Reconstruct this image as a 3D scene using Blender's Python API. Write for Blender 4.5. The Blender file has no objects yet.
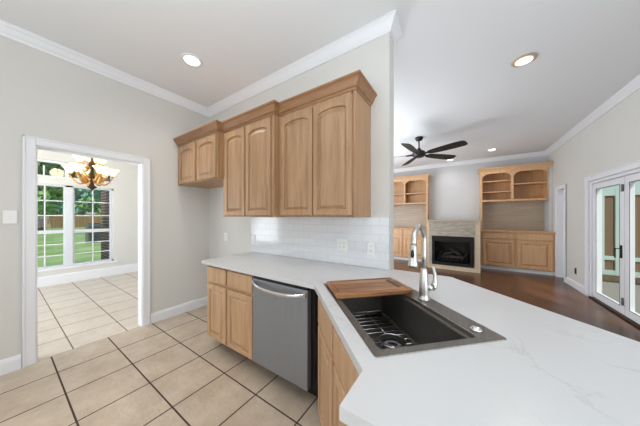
import bpy, bmesh, math, random
from mathutils import Vector, Matrix, geometry
random.seed(7)
SC = bpy.context.scene
COL = SC.collection
R = math.radians

# ---------------------------------------------------------------- camera, world, lights, exposure
cd = bpy.data.cameras.new('camera'); cam = bpy.data.objects.new('camera', cd); COL.objects.link(cam)
cam.location = (0, 0, 1.37); cam.rotation_euler = (R(90), 0, R(33.63))
cd.sensor_width = 36; cd.lens = 36 * 215 / 640; cd.shift_y = 4 / 640; cd.clip_start = 0.05; cd.clip_end = 300
SC.camera = cam

w = bpy.data.worlds.new('sky'); SC.world = w; w.use_nodes = True
nt = w.node_tree; bg = nt.nodes['Background']
sky = nt.nodes.new('ShaderNodeTexSky'); sky.sky_type = 'HOSEK_WILKIE'; sky.turbidity = 4.0; sky.ground_albedo = 0.35
sky.sun_direction = Vector((0.35, -0.55, 0.75)).normalized()
nt.links.new(sky.outputs[0], bg.inputs[0]); bg.inputs[1].default_value = 2.6

def area(name, loc, rot, sx, sy, power, col=(1, 1, 1)):
    l = bpy.data.lights.new(name, 'AREA'); l.shape = 'RECTANGLE'; l.size = sx; l.size_y = sy
    l.energy = power; l.color = col
    o = bpy.data.objects.new(name, l); COL.objects.link(o); o.location = loc; o.rotation_euler = rot
    return o
sl = bpy.data.lights.new('sun', 'SUN'); sl.energy = 3.4; sl.angle = R(3); sl.color = (1, .96, .88)
so = bpy.data.objects.new('sun', sl); COL.objects.link(so)
so.rotation_euler = Vector((0.35, -0.55, 0.75)).to_track_quat('Z', 'Y').to_euler()
# added unseen area fills, no windows behind them; last two brighten the ceilings
area('kitchen_fill', (-1.5, -2.90, 1.50), (R(106), 0, 0), 3.4, 1.9, 52, (.86, .935, 1))
area('breakfast_fill', (1.70, -.2, 1.6), (R(124), 0, R(82)), 3.0, 1.9, 60, (.87, .94, 1))
area('living_fill', (-3.3, 4.7, 1.45), (R(104), 0, R(-48)), 4.0, 2.3, 165, (.90, .955, 1))
area('dining_fill', (-5.1, -1.70, 1.5), (R(105), 0, 0), 2.6, 2.0, 150, (.88, .95, 1))
area('kitchen_ceiling_fill', (.2, -.6, 1.9), (R(180), 0, 0), 3.0, 1.6, 58, (.85, .93, 1))
area('living_ceiling_fill', (-2.5, 4.4, 1.7), (R(180), 0, 0), 1.6, 3.6, 62, (.90, .955, 1))

vs = SC.view_settings
vs.view_transform = 'Standard'; vs.look = 'None'; vs.gamma = 1.0; vs.exposure = 0.0; vs.use_curve_mapping = False

# ---------------------------------------------------------------- materials
def lin(c):
    c = c / 255
    return c / 12.92 if c <= .04045 else ((c + .055) / 1.055) ** 2.4
def rgb(r, g, b): return (lin(r), lin(g), lin(b), 1)

def mat(name, col, rough=.5, metal=0, spec=.5, emit=None, es=1, coat=0):
    m = bpy.data.materials.new(name); m.use_nodes = True
    p = m.node_tree.nodes['Principled BSDF']
    p.inputs['Base Color'].default_value = col; p.inputs['Roughness'].default_value = rough
    p.inputs['Metallic'].default_value = metal; p.inputs['Specular IOR Level'].default_value = spec
    if coat: p.inputs['Coat Weight'].default_value = coat; p.inputs['Coat Roughness'].default_value = .12
    if emit: p.inputs['Emission Color'].default_value = emit; p.inputs['Emission Strength'].default_value = es
    return m
class N:
    """small node helper"""
    def __init__(s, m): s.m = m; s.t = m.node_tree; s.p = s.t.nodes['Principled BSDF']
    def new(s, ty, **k):
        n = s.t.nodes.new(ty)
        for a, v in k.items(): setattr(n, a, v)
        return n
    def link(s, a, b): s.t.links.new(a, b)
    def coords(s, scale=(1, 1, 1), loc=(0, 0, 0), rot=(0, 0, 0)):
        tc = s.new('ShaderNodeTexCoord'); mp = s.new('ShaderNodeMapping')
        mp.inputs['Scale'].default_value = scale; mp.inputs['Location'].default_value = loc; mp.inputs['Rotation'].default_value = rot
        s.link(tc.outputs['Object'], mp.inputs[0]); return mp.outputs[0]
    def noise(s, vec, scale=1, detail=4, rough=.5, dist=0):
        n = s.new('ShaderNodeTexNoise'); s.link(vec, n.inputs['Vector'])
        n.inputs['Scale'].default_value = scale; n.inputs['Detail'].default_value = detail
        n.inputs['Roughness'].default_value = rough; n.inputs['Distortion'].default_value = dist
        return n.outputs['Fac']
    def ramp(s, fac, stops):
        r = s.new('ShaderNodeValToRGB'); s.link(fac, r.inputs[0]); e = r.color_ramp.elements
        while len(e) < len(stops): e.new(.5)
        for el, (p, c) in zip(e, stops): el.position = p; el.color = c
        return r.outputs[0]
    def mix(s, fac, a, b, mode='MIX'):
        n = s.new('ShaderNodeMix', data_type='RGBA', blend_type=mode)
        for sock, v in ((n.inputs[0], fac), (n.inputs[6], a), (n.inputs[7], b)):
            if hasattr(v, 'is_linked'): s.link(v, sock)
            else: sock.default_value = v
        return n.outputs[2]
    def bump(s, h, strength=.1, dist=.01):
        b = s.new('ShaderNodeBump'); b.inputs['Strength'].default_value = strength; b.inputs['Distance'].default_value = dist
        s.link(h, b.inputs['Height']); s.link(b.outputs[0], s.p.inputs['Normal'])

def oak(name, light, dark, rough=.38, grain=(26, 26, 1.6)):
    m = mat(name, light, rough); n = N(m)
    g = n.noise(n.coords(grain), 1.0, 5, .6, .6)
    f = n.noise(n.coords((grain[0] * 6, grain[1] * 6, grain[2] * 4)), 1.0, 3, .6)
    c1 = n.ramp(g, [(.32, dark), (.62, light)])
    c = n.mix(.22, c1, n.ramp(f, [(.35, dark), (.6, light)]))
    n.link(c, n.p.inputs['Base Color']); n.bump(f, .06, .002)
    return m
def paint(name, col, rough=.6, bump=.05, spec=.3):
    m = mat(name, col, rough, spec=spec); n = N(m)
    n.bump(n.noise(n.coords((1, 1, 1)), 90, 3), bump, .003)
    return m

M = {}
M['wall'] = paint('wall_greige_paint', rgb(214, 212, 207))
M['wall_cool'] = paint('wall_cool_paint', rgb(203, 204, 206))
M['ceiling'] = paint('ceiling_paint', rgb(233, 234, 236), .8, .04)
M['trim'] = mat('white_trim_paint', rgb(232, 233, 236), .35); M['vinyl'] = mat('grey_white_vinyl', rgb(208, 211, 215), .4)
M['oak'] = oak('oak_cabinet', rgb(180, 144, 109), rgb(148, 111, 78))
M['oak_side'] = oak('oak_side_panel', rgb(184, 144, 106), rgb(170, 130, 93))
M['oak_crown'] = oak('oak_crown', rgb(160, 118, 82), rgb(134, 94, 62), grain=(4, 26, 26))
M['oak_base'] = oak('oak_base', rgb(202, 164, 127), rgb(172, 133, 97))
M['oak_gold'] = oak('oak_honey', rgb(218, 176, 134), rgb(198, 152, 108))
M['oak_back'] = oak('oak_back_panel', rgb(208, 162, 114), rgb(184, 138, 92))
M['niche'] = oak('niche_back_panel', rgb(190, 174, 154), rgb(168, 152, 132), grain=(2, 26, 30))
M['black'] = mat('black_plastic', rgb(14, 14, 15), .35)
M['black_matte'] = mat('matte_black_metal', rgb(20, 19, 19), .45)
M['fan'] = oak('fan_blade', rgb(26, 20, 18), rgb(15, 12, 11), .5)
M['chrome'] = mat('brushed_nickel', rgb(206, 204, 200), .30, 1)
M['bright'] = mat('polished_steel', rgb(225, 225, 226), .14, 1)
M['plastic'] = mat('white_plastic', rgb(235, 235, 233), .3)
M['plug'] = mat('outlet_slot', rgb(60, 60, 60), .5)
M['brass'] = mat('antique_gold', rgb(206, 158, 92), .38, .75)
M['bronze'] = mat('dark_bronze', rgb(70, 52, 36), .4, .6)
M['lens'] = mat('lamp_lens', (1, 1, 1, 1), .4, emit=(1, .95, .86, 1), es=3.2)
M['lens_warm'] = mat('lamp_lens_warm', (1, 1, 1, 1), .4, emit=(1, .90, .76, 1), es=2.2)
M['bowl'] = mat('alabaster_glass', rgb(250, 236, 205), .4, emit=(1, .86, .58, 1), es=.95)
M['tan_ring'] = mat('lamp_ring_tan', rgb(196, 172, 146), .4)
M['concrete'] = paint('patio_concrete', rgb(150, 146, 138), .8, .2)
M['mint'] = mat('pale_mint_paint', rgb(186, 206, 198), .5)
M['grey_metal'] = mat('grey_metal', rgb(120, 124, 124), .5, .4)
M['ember'] = mat('charred_log', rgb(52, 42, 36), .9)

# brushed steel for the dishwasher
m = mat('brushed_stainless', rgb(150, 151, 153), .42, .7); n = N(m)
g = n.noise(n.coords((260, 260, 2)), 1, 3)
n.link(n.ramp(g, [(.3, rgb(146, 150, 156)), (.7, rgb(155, 159, 165))]), n.p.inputs['Base Color'])
M['steel'] = m
m = mat('dark_sink_steel', rgb(130, 125, 120), .34, .85); n = N(m)
g = n.noise(n.coords((160, 3, 160), rot=(0, 0, R(45))), 1, 3)
n.link(n.ramp(g, [(.3, rgb(120, 116, 112)), (.7, rgb(136, 132, 127))]), n.p.inputs['Base Color'])
M['sink'] = m
# quartz worktop
m = mat('white_quartz', rgb(208, 208, 208), .22, spec=.5); n = N(m)
a = n.noise(n.coords((1, 1, 1), rot=(0, 0, R(30))), 2.2, 6, .6, 1.2)
v = n.ramp(a, [(.485, rgb(208, 208, 208)), (.5, rgb(195, 195, 194)), (.515, rgb(208, 208, 208))])
b2 = n.noise(n.coords((1, 1, 1)), 1.6, 2)
c = n.mix(n.ramp(b2, [(.54, (0, 0, 0, 1)), (.70, (1, 1, 1, 1))]), rgb(208, 208, 208), v)
n.link(c, n.p.inputs['Base Color']); M['quartz'] = m
# acacia board
m = mat('acacia_wood', rgb(164, 104, 60), .42); n = N(m)
mp2 = n.new('ShaderNodeMapping'); n.link(n.coords(rot=(0, 0, R(-45))), mp2.inputs[0]); mp2.inputs['Scale'].default_value = (2.2, 30, 30)
g = n.noise(mp2.outputs[0], 1, 4, .6, .5)
n.link(n.ramp(g, [(.3, rgb(96, 60, 36)), (.5, rgb(146, 98, 60)), (.72, rgb(184, 136, 90))]), n.p.inputs['Base Color'])
M['acacia'] = m

def tile_floor(name, x0, y0, px, py, cols, grout, rough=.28, gw=.008):
    """square ceramic tiles from the object's own metres"""
    m = mat(name, cols[0], rough); n = N(m)
    br = n.new('ShaderNodeTexBrick'); br.offset = 0; br.squash = 1
    n.link(n.coords((1, 1, 1), loc=(-x0, -y0, 0)), br.inputs['Vector'])
    br.inputs['Scale'].default_value = 1; br.inputs['Brick Width'].default_value = px; br.inputs['Row Height'].default_value = py
    br.inputs['Mortar Size'].default_value = gw / 2; br.inputs['Mortar Smooth'].default_value = .1; br.inputs['Bias'].default_value = 0
    br.inputs['Color1'].default_value = cols[0]; br.inputs['Color2'].default_value = cols[1]; br.inputs['Mortar'].default_value = grout
    ns = n.noise(n.coords(), 5, 6, .65)
    base = n.mix(n.ramp(ns, [(.35, (0, 0, 0, 1)), (.65, (.9, .9, .9, 1))]), br.outputs['Color'], cols[2])
    c = n.mix(br.outputs['Fac'], base, grout)
    n.link(c, n.p.inputs['Base Color'])
    rr = n.new('ShaderNodeMapRange'); n.link(br.outputs['Fac'], rr.inputs[0]); rr.inputs[3].default_value = rough; rr.inputs[4].default_value = .9
    n.link(rr.outputs[0], n.p.inputs['Roughness'])
    h1 = n.noise(n.coords((1, 1.6, 1), rot=(0, 0, .5)), 16, 4, .55, .8)
    mth = n.new('ShaderNodeMath', operation='MULTIPLY_ADD'); n.link(br.outputs['Fac'], mth.inputs[0]); mth.inputs[1].default_value = -.9; n.link(h1, mth.inputs[2])
    n.bump(mth.outputs[0], .55, .008)
    return m
M['tile'] = tile_floor('beige_floor_tile', -2.565, .296, .411, .405, (rgb(202, 186, 166), rgb(196, 179, 158), rgb(178, 160, 139)), rgb(70, 54, 44), gw=.011)
M['tile_dining'] = tile_floor('beige_floor_tile_dining', -3.36, .441, .411, .43, (rgb(210, 198, 185), rgb(204, 191, 177), rgb(196, 182, 167)), rgb(104, 90, 80), gw=.010)

# dark wood floor
m = mat('dark_hardwood', rgb(84, 48, 30), .26); n = N(m)
br = n.new('ShaderNodeTexBrick'); br.offset = .37
n.link(n.coords(), br.inputs['Vector'])
br.inputs['Scale'].default_value = 1; br.inputs['Brick Width'].default_value = 1.3; br.inputs['Row Height'].default_value = .095
br.inputs['Mortar Size'].default_value = .0012; br.inputs['Color1'].default_value = rgb(102, 64, 44); br.inputs['Color2'].default_value = rgb(66, 39, 27)
br.inputs['Mortar'].default_value = rgb(40, 24, 16)
g = n.noise(n.coords((3, 40, 1)), 1, 4, .6, .5)
n.link(n.mix(.55, br.outputs['Color'], n.ramp(g, [(.34, rgb(52, 30, 20)), (.66, rgb(116, 76, 54))])), n.p.inputs['Base Color'])
M['hardwood'] = m

def brickmat(name, c1, c2, mortar, bw, rh, ms, rough, axis='XZ', bump=.3, off=.5, spec=.5):
    m = mat(name, c1, rough, spec=spec); n = N(m)
    tc = n.new('ShaderNodeTexCoord'); sp = n.new('ShaderNodeSeparateXYZ'); cb = n.new('ShaderNodeCombineXYZ')
    n.link(tc.outputs['Object'], sp.inputs[0]); n.link(sp.outputs['XYZ'.index(axis[0])], cb.inputs[0]); n.link(sp.outputs['XYZ'.index(axis[1])], cb.inputs[1])
    br = n.new('ShaderNodeTexBrick'); br.offset = off; n.link(cb.outputs[0], br.inputs['Vector'])
    br.inputs['Scale'].default_value = 1; br.inputs['Brick Width'].default_value = bw; br.inputs['Row Height'].default_value = rh
    br.inputs['Mortar Size'].default_value = ms; br.inputs['Color1'].default_value = c1; br.inputs['Color2'].default_value = c2; br.inputs['Mortar'].default_value = mortar
    n.link(br.outputs['Color'], n.p.inputs['Base Color'])
    mth = n.new('ShaderNodeMath', operation='MULTIPLY'); n.link(br.outputs['Fac'], mth.inputs[0]); mth.inputs[1].default_value = -1
    n.bump(mth.outputs[0], bump, .004)
    return m
M['subway'] = brickmat('white_subway_tile', rgb(226, 227, 229), rgb(222, 223, 226), rgb(206, 207, 209), .152, .076, .0018, .12, bump=.25)
M['stone'] = brickmat('fireplace_split_stone', rgb(184, 174, 160), rgb(158, 147, 133), rgb(146, 136, 122), .11, .034, .002, .75, bump=.6)
M['stone_edge'] = brickmat('fireplace_edge_tile', rgb(204, 184, 156), rgb(190, 168, 140), rgb(160, 142, 120), .15, .30, .002, .6)
M['brick'] = brickmat('red_brown_brick', rgb(112, 70, 62), rgb(86, 56, 52), rgb(176, 166, 158), .21, .075, .006, .85)
M['fence'] = brickmat('cedar_fence_boards', rgb(168, 134, 96), rgb(146, 114, 80), rgb(96, 74, 52), 4, .14, .004, .8, axis='ZY', off=0)
M['patio_boards'] = brickmat('brown_patio_boards', rgb(136, 112, 88), rgb(120, 97, 75), rgb(84, 66, 50), 4, .10, .003, .8, axis='ZX', off=0)

def ground(name, a, b, sc):
    m = mat(name, a, .95, spec=.1); n = N(m)
    n.link(n.ramp(n.noise(n.coords(), sc, 6, .7), [(.35, a), (.68, b)]), n.p.inputs['Base Color']); return m
M['lawn'] = ground('lawn_grass', rgb(124, 164, 100), rgb(184, 206, 148), .7)
M['leaf'] = ground('tree_leaves', rgb(104, 158, 104), rgb(178, 212, 146), .9)
M['leaf_teal'] = ground('tree_leaves_bluish', rgb(98, 164, 142), rgb(170, 214, 194), .9)
M['bark'] = ground('tree_bark', rgb(82, 66, 52), rgb(110, 92, 74), 6)
M['dirt'] = ground('patio_dirt', rgb(84, 72, 60), rgb(120, 106, 88), 7)

m = bpy.data.materials.new('window_glass'); m.use_nodes = True; t = m.node_tree; t.nodes.clear()
o_ = t.nodes.new('ShaderNodeOutputMaterial'); mx = t.nodes.new('ShaderNodeMixShader'); tr = t.nodes.new('ShaderNodeBsdfTransparent'); gl = t.nodes.new('ShaderNodeBsdfGlossy')
mx.inputs[0].default_value = .05
tr.inputs[0].default_value = (.93, .97, .96, 1); gl.inputs['Roughness'].default_value = .02
t.links.new(tr.outputs[0], mx.inputs[1]); t.links.new(gl.outputs[0], mx.inputs[2]); t.links.new(mx.outputs[0], o_.inputs[0])
M['glass'] = m

# ---------------------------------------------------------------- mesh helpers
class MB:
    def __init__(s): s.bm = bmesh.new()
    def face(s, pts):
        vs_ = [s.bm.verts.new(p) for p in pts]
        try: return s.bm.faces.new(vs_)
        except ValueError: return None
    def box(s, x0, x1, y0, y1, z0, z1, bevel=0, seg=2):
        b = bmesh.new(); bmesh.ops.create_cube(b, size=1)
        for v in b.verts:
            v.co = ((x0 + x1) / 2 + v.co.x * (x1 - x0), (y0 + y1) / 2 + v.co.y * (y1 - y0), (z0 + z1) / 2 + v.co.z * (z1 - z0))
        if bevel: bmesh.ops.bevel(b, geom=b.edges[:], offset=bevel, segments=seg, profile=.6, affect='EDGES')
        s.merge(b); return s
    def merge(s, b, mtx=None):
        mp = {}
        for v in b.verts: mp[v] = s.bm.verts.new(mtx @ v.co if mtx else v.co)
        for f in b.faces:
            try: nf = s.bm.faces.new([mp[v] for v in f.verts]); nf.smooth = f.smooth
            except ValueError: pass
        b.free()
    def loops(s, loops, cap0=True, cap1=True, smooth=False, closed=True):
        L = [[s.bm.verts.new(p) for p in lp] for lp in loops]
        for a, b in zip(L, L[1:]):
            k = len(a)
            for i in range(k if closed else k - 1):
                j = (i + 1) % k
                try: f = s.bm.faces.new([a[i], a[j], b[j], b[i]]); f.smooth = smooth
                except ValueError: pass
        for on, lp in ((cap0, L[0][::-1]), (cap1, L[-1])):
            if on:
                try: s.bm.faces.new(lp)
                except ValueError: pass
        return s
    def prism(s, pts, z0, z1):
        return s.loops([[(x, y, z0) for x, y in pts], [(x, y, z1) for x, y in pts]])
    def prism_h(s, outer, holes, z0, z1):
        """plate with holes"""
        loops_ = [outer] + holes; flat = [p for l in loops_ for p in l]
        tri = geometry.tessellate_polygon([[Vector((x, y, 0)) for x, y in l] for l in loops_])
        top = [s.bm.verts.new((x, y, z1)) for x, y in flat]; bot = [s.bm.verts.new((x, y, z0)) for x, y in flat]
        for a, b, c in tri:
            s.bm.faces.new((top[a], top[b], top[c])); s.bm.faces.new((bot[c], bot[b], bot[a]))
        o = 0
        for l in loops_:
            k = len(l)
            for i in range(k):
                j = (i + 1) % k; s.bm.faces.new((bot[o + i], bot[o + j], top[o + j], top[o + i]))
            o += k
        return s
    def tube(s, pts, r, k=8, cap=True):
        pts = [Vector(p) for p in pts]; rs = r if isinstance(r, (list, tuple)) else [r] * len(pts)
        tg = []
        for i in range(len(pts)):
            a = pts[max(0, i - 1)]; b = pts[min(len(pts) - 1, i + 1)]; tg.append((b - a).normalized())
        nrm = tg[0].orthogonal().normalized(); lo = []
        for i, p in enumerate(pts):
            nrm = (nrm - tg[i] * nrm.dot(tg[i])).normalized(); bn = tg[i].cross(nrm)
            lo.append([p + (nrm * math.cos(2 * math.pi * q / k) + bn * math.sin(2 * math.pi * q / k)) * rs[i] for q in range(k)])
        return s.loops(lo, cap, cap, True)
    def lathe(s, prof, c, k=24, axis='Z'):
        lo = []
        for r_, h in prof:
            ring = []
            for q in range(k):
                a = 2 * math.pi * q / k
                if axis == 'Z': ring.append((c[0] + r_ * math.cos(a), c[1] + r_ * math.sin(a), c[2] + h))
                else: ring.append((c[0] + h, c[1] + r_ * math.cos(a), c[2] + r_ * math.sin(a)))
            lo.append(ring)
        return s.loops(lo, True, True, True)
    def sweep(s, prof, path, closed=False):
        """prof (out, z) pushed along a plan path; out is to the right of travel"""
        P = [Vector(p) for p in path]; k = len(P); lo = []
        for i in range(k):
            def dr(a, b): return (P[b] - P[a]).normalized()
            if closed: d0, d1 = dr((i - 1) % k, i), dr(i, (i + 1) % k)
            else:
                d0 = dr(i - 1, i) if i else dr(0, 1); d1 = dr(i, i + 1) if i < k - 1 else d0
            n0 = Vector((d0.y, -d0.x)); n1 = Vector((d1.y, -d1.x)); mt = (n0 + n1).normalized(); mt /= max(.2, mt.dot(n0))
            lo.append([(P[i].x + mt.x * o, P[i].y + mt.y * o, z) for o, z in prof])
        if closed: lo.append(lo[0])
        return s.loops(lo, not closed, not closed)
    def build(s, name, m, parent=None, smooth_angle=None, loc=None):
        bmesh.ops.recalc_face_normals(s.bm, faces=s.bm.faces[:])
        off = Vector((0, 0, 0)); q = parent
        while q is not None: off += q.location; q = q.parent
        if parent is None and loc is not None: off = Vector(loc)
        if off.length > 0: bmesh.ops.translate(s.bm, verts=s.bm.verts[:], vec=-off)
        me = bpy.data.meshes.new(name); s.bm.to_mesh(me); s.bm.free()
        me.materials.append(m)
        o = bpy.data.objects.new(name, me); COL.objects.link(o)
        if parent is not None: o.parent = parent
        elif loc is not None: o.location = loc
        return o
def box(*a, **k): return MB().box(*a, **k)
def tag(o, label=None, cat=None, group=None, kind=None):
    for k_, v in (('label', label), ('category', cat), ('group', group), ('kind', kind)):
        if v: o[k_] = v
    return o
def thing(name, loc, label, cat, group=None):
    o = bpy.data.objects.new(name, None); COL.objects.link(o); o.location = loc; o.empty_display_size = .1
    return tag(o, label, cat, group)
def struct(o): o['kind'] = 'structure'; return o

def door_slab(mb, org, ux, wx, W, Hh, stile=.046, rise=0, t=.023, raised=True, mw=1.0):
    """cabinet door or drawer front: eased slab with a moulded, optionally arched, raised panel. ux along width, wx outwards"""
    org = Vector(org); ux = Vector(ux); wx = Vector(wx); uz = Vector((0, 0, 1)); K = 12
    def P(u, v, d): return org + ux * u + uz * v + wx * d
    def rect(i, d): # outer loop, same count as the arch
        top = [(W - i - (W - 2 * i) * k / K, Hh - i) for k in range(K + 1)]
        return [P(u, v, d) for u, v in [(i, i), (W - i, i)] + top]
    def arch(i, d):
        r_ = rise * max(0, (W - 2 * i)) / W
        top = []
        for k in range(K + 1):
            u = W - i - (W - 2 * i) * k / K; q = (u - W / 2) / (W / 2 - i)
            top.append((u, Hh - i - rise + (r_ * math.sqrt(max(0, 1 - q * q * .93)) if rise else 0)))
        return [P(u, v, d) for u, v in [(i, i), (W - i, i)] + top]
    lo = [rect(0, 0), rect(0, t - .004), rect(.004, t)]
    if raised:
        lo += [arch(stile, t), arch(stile + .003 * mw, t - .014 * mw), arch(stile + .012 * mw, t - .015 * mw), arch(stile + .034 * mw, t - .002), arch(stile + .037 * mw, t - .001)]
    else:
        lo += [rect(.012, t)]
    mb.loops(lo); return mb

# ---------------------------------------------------------------- the room
CE = 3.05
X0, YB, XR, YF, YR = -3.34, 1.86, 1.80, 7.80, -3.0
XW = -6.87
struct(box(-3.36, 2.0, -3.2, 1.95, -.06, 0).build('floor', M['tile']))
struct(box(-7.1, -3.362, -1.95, 4.0, -.06, 0).build('floor_dining', M['tile_dining']))
struct(box(-3.6, 1.95, 1.952, 8.0, -.06, 0).build('floor_living', M['hardwood']))
struct(box(-7.1, 2.0, -3.2, 8.0, CE, CE + .08).build('ceiling', M['ceiling']))
# left wall with the doorway to the dining room (opening Y .203-1.010, up to 2.04)
mb = MB(); mb.box(X0 - .12, X0, YR, .203, 0, CE); mb.box(X0 - .12, X0, 1.010, 2.05, 0, CE); mb.box(X0 - .12, X0, .203, 1.010, 2.042, CE)
struct(mb.build('wall_left', M['wall']))
# cabinet wall, ends free at X=-.524
struct(box(X0, -.524, YB, YB + .14, 0, CE).build('wall_back', M['wall']))
struct(box(-3.55, 1.95, YF, YF + .14, 0, CE).build('wall_far', M['wall_cool']))
# right wall: breakfast part, french doors Y 3.83-5.63, doorway Y 6.62-7.08
mb = MB(); mb.box(XR, XR + .14, YR, 3.83, 0, CE); mb.box(XR, XR + .14, 5.63, 6.66, 0, CE); mb.box(XR, XR + .14, 7.09, YF, 0, CE)
mb.box(XR, XR + .14, 3.83, 5.63, 1.975, CE); mb.box(XR, XR + .14, 6.66, 7.09, 1.985, CE)
struct(mb.build('wall_right', M['wall']))
struct(box(-3.55, 1.95, YR - .14, YR, 0, CE).build('wall_rear', M['wall']))
struct(box(-3.55, -3.41, 2.05, YF, 0, CE).build('wall_living', M['wall_cool']))
d2 = struct(box(XR + .085, XR + .125, 6.672, 7.078, .008, 1.98).build('door_2', M['trim']))
for z0, z1 in ((.20, .92), (1.06, 1.82)):
    mb = MB(); door_slab(mb, (XR + .0849, 6.75, z0), (0, 1, 0), (-1, 0, 0), .25, z1 - z0, .01, t=.008, raised=False); mb.build('door_panel', M['trim'], d2)
mb = MB(); mb.lathe([(0, -.055), (.02, -.05), (.026, -.035), (.018, -.02), (.012, -.015), (.024, -.004), (.024, -.0002)], (XR + .085, 6.71, .95), 16, 'X'); mb.build('door_knob', M['chrome'], d2)
# dining room shell: window wall at XW with the tall window and arched transom
WY0, WY1, WZ0, WZ1 = -.30, 1.535, .33, 2.03
TZ0, TZ1, TRISE = 2.17, 2.42, .17
def arcpts(z1, rise, inset=0, k=16):
    pts = []
    for i in range(k + 1):
        y = WY1 - inset - (WY1 - WY0 - 2 * inset) * i / k; q = (y - (WY0 + WY1) / 2) / ((WY1 - WY0) / 2)
        pts.append((y, z1 + rise * math.sqrt(max(0, 1 - q * q * .98)) - inset))
    return pts
ao = arcpts(TZ1 - .08, TRISE)
holes = [[(WY0, WZ0), (WY1, WZ0), (WY1, WZ1), (WY0, WZ1)], [(WY0, TZ0), (WY1, TZ0)] + ao]
mb = MB(); mb.prism_h([(-1.95, 0), (4.0, 0), (4.0, CE), (-1.95, CE)], holes, 0, .16)
mtx = Matrix(((0, 0, 1, XW - .16), (1, 0, 0, 0), (0, 1, 0, 0), (0, 0, 0, 1)))
bmesh.ops.transform(mb.bm, matrix=mtx, verts=mb.bm.verts[:])
struct(mb.build('wall_dining', M['wall']))
mb = MB(); mb.box(XW, X0 - .12, 2.30, 2.42, 0, CE)
struct(mb.build('wall_dining_right', M['wall_cool']))
struct(box(XW, X0 - .12, -1.95, -1.83, 0, CE).build('wall_dining_left', M['wall_cool']))

# crown moulding, baseboards, casings
crown = [(0, CE), (0, CE - .105), (.012, CE - .105), (.018, CE - .085), (.03, CE - .07), (.05, CE - .035), (.062, CE - .022), (.066, CE - .012), (.072, CE - .010), (.072, CE)]
def crown_run(n_, path): struct(MB().sweep(crown, path).build(n_, M['trim']))
crown_run('trim_1', [(X0, -3.0), (X0, YB), (-.524, YB), (-.524, YB + .14), (-3.40, YB + .14)])
crown_run('trim_2', [(-3.41, 2.05), (-3.41, YF), (XR, YF), (XR, YR)])
base = [(0, 0), (.016, 0), (.016, .095), (.011, .115), (.006, .128), (0, .13)]
def base_run(n_, path): struct(MB().sweep(base, path).build(n_, M['trim']))
base_run('baseboard_left', [(X0, -3.0), (X0, .123)])
base_run('baseboard_corner', [(X0, 1.09), (X0, YB), (-2.27, YB)])
base_run('baseboard_right', [(XR, 6.575), (XR, 5.715)])
base_run('baseboard_far', [(-.80, YF), (.35, YF)])
base_run('baseboard_breakfast', [(XR, 3.745), (XR, YR)])
struct(MB().sweep([(0, 0), (.016, 0), (.016, .17), (.008, .2), (0, .2)], [(XW, -1.83), (XW, 2.30), (X0 - .14, 2.30)]).build('baseboard_dining', M['trim']))

def casing(mb, x, out, y0, y1, zt, wd=.075, th=.018):
    """door casing round an opening in a wall facing +X or -X"""
    def strip(ya, yb, za, zb):
        x1 = x + out * th; mb.box(min(x, x1), max(x, x1), ya, yb, za, zb, bevel=.004)
        x2 = x + out * (th + .007)
    strip(y0 - wd, y0, 0, zt + wd); strip(y1, y1 + wd, 0, zt + wd); strip(y0, y1, zt, zt + wd)
    # stepped outer bead
    for a, b in ((y0 - wd, y0 - wd + .016), (y1 + wd - .016, y1 + wd)):
        xx = x + out * (th + .006); mb.box(min(x, xx), max(x, xx), a, b, 0, zt + wd, bevel=.003)
    xx = x + out * (th + .006); mb.box(min(x, xx), max(x, xx), y0 - wd, y1 + wd, zt + wd - .016, zt + wd, bevel=.003)
    return mb
mb = MB(); casing(mb, X0, 1, .203, 1.010, 2.042)
mb.box(X0 - .12, X0 + .002, 1.000, 1.0105, 0, 2.042); mb.box(X0 - .12, X0 + .002, .2025, .213, 0, 2.042); mb.box(X0 - .12, X0 + .002, .213, 1.0, 2.032, 2.0425)
struct(mb.build('trim_3', M['trim']))
mb = MB(); casing(mb, XR, -1, 3.83, 5.63, 1.975, .085); struct(mb.build('trim_4', M['trim']))
mb = MB(); casing(mb, XR, -1, 6.66, 7.09, 1.985, .08)
mb.box(XR, XR + .14, 7.08, 7.0905, 0, 1.985); mb.box(XR, XR + .14, 6.6595, 6.67, 0, 1.985)
struct(mb.build('trim_5', M['trim']))

# dining window: frame, sashes, muntins, glass
win = MB()
xg = XW - .09
def bar(mb, y0, y1, z0, z1, d=.03, x=None):
    xx = xg if x is None else x; mb.box(xx - d, xx + d, y0, y1, z0, z1)
fw = struct(MB().box(XW - .155, XW + .012, WY0 - .05, WY1 + .05, WZ0 - .03, WZ0 + .008, bevel=.004).build('window_1', M['trim']))
fr_ = MB()
bar(fr_, WY0, WY0 + .04, WZ0 + .01, WZ1, .05); bar(fr_, WY1 - .03, WY1, WZ0 + .01, WZ1, .05)
bar(fr_, WY0, WY1, WZ1 - .035, WZ1, .05); bar(fr_, WY0, WY1, WZ0 + .01, WZ0 + .05, .05)
ym = [.22, .815]; ye = [(WY0 + .04, .18), (.26, .80), (.895, WY1 - .03)]
bar(fr_, .18, .26, WZ0 + .05, WZ1, .05); bar(fr_, .80, .895, WZ0 + .05, WZ1, .05)
fr_.build('window_frame', M['vinyl'], fw)
sash = MB(); mun = MB(); pane = MB()
for a, b in ye:
    bar(sash, a, b, 1.03, 1.10, .028); bar(sash, a, a + .03, WZ0 + .05, WZ1 - .03, .022); bar(sash, b - .03, b, WZ0 + .05, WZ1 - .03, .022)
    c = (a + b) / 2; bar(mun, c - .008, c + .008, WZ0 + .05, 2.0, .012)
    for z in (1.70, 1.40, .81, .58): bar(mun, a, b, z - .008, z + .008, .012)
    pane.face([(xg, a, WZ0 + .05), (xg, b, WZ0 + .05), (xg, b, WZ1 - .03), (xg, a, WZ1 - .03)])
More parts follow.
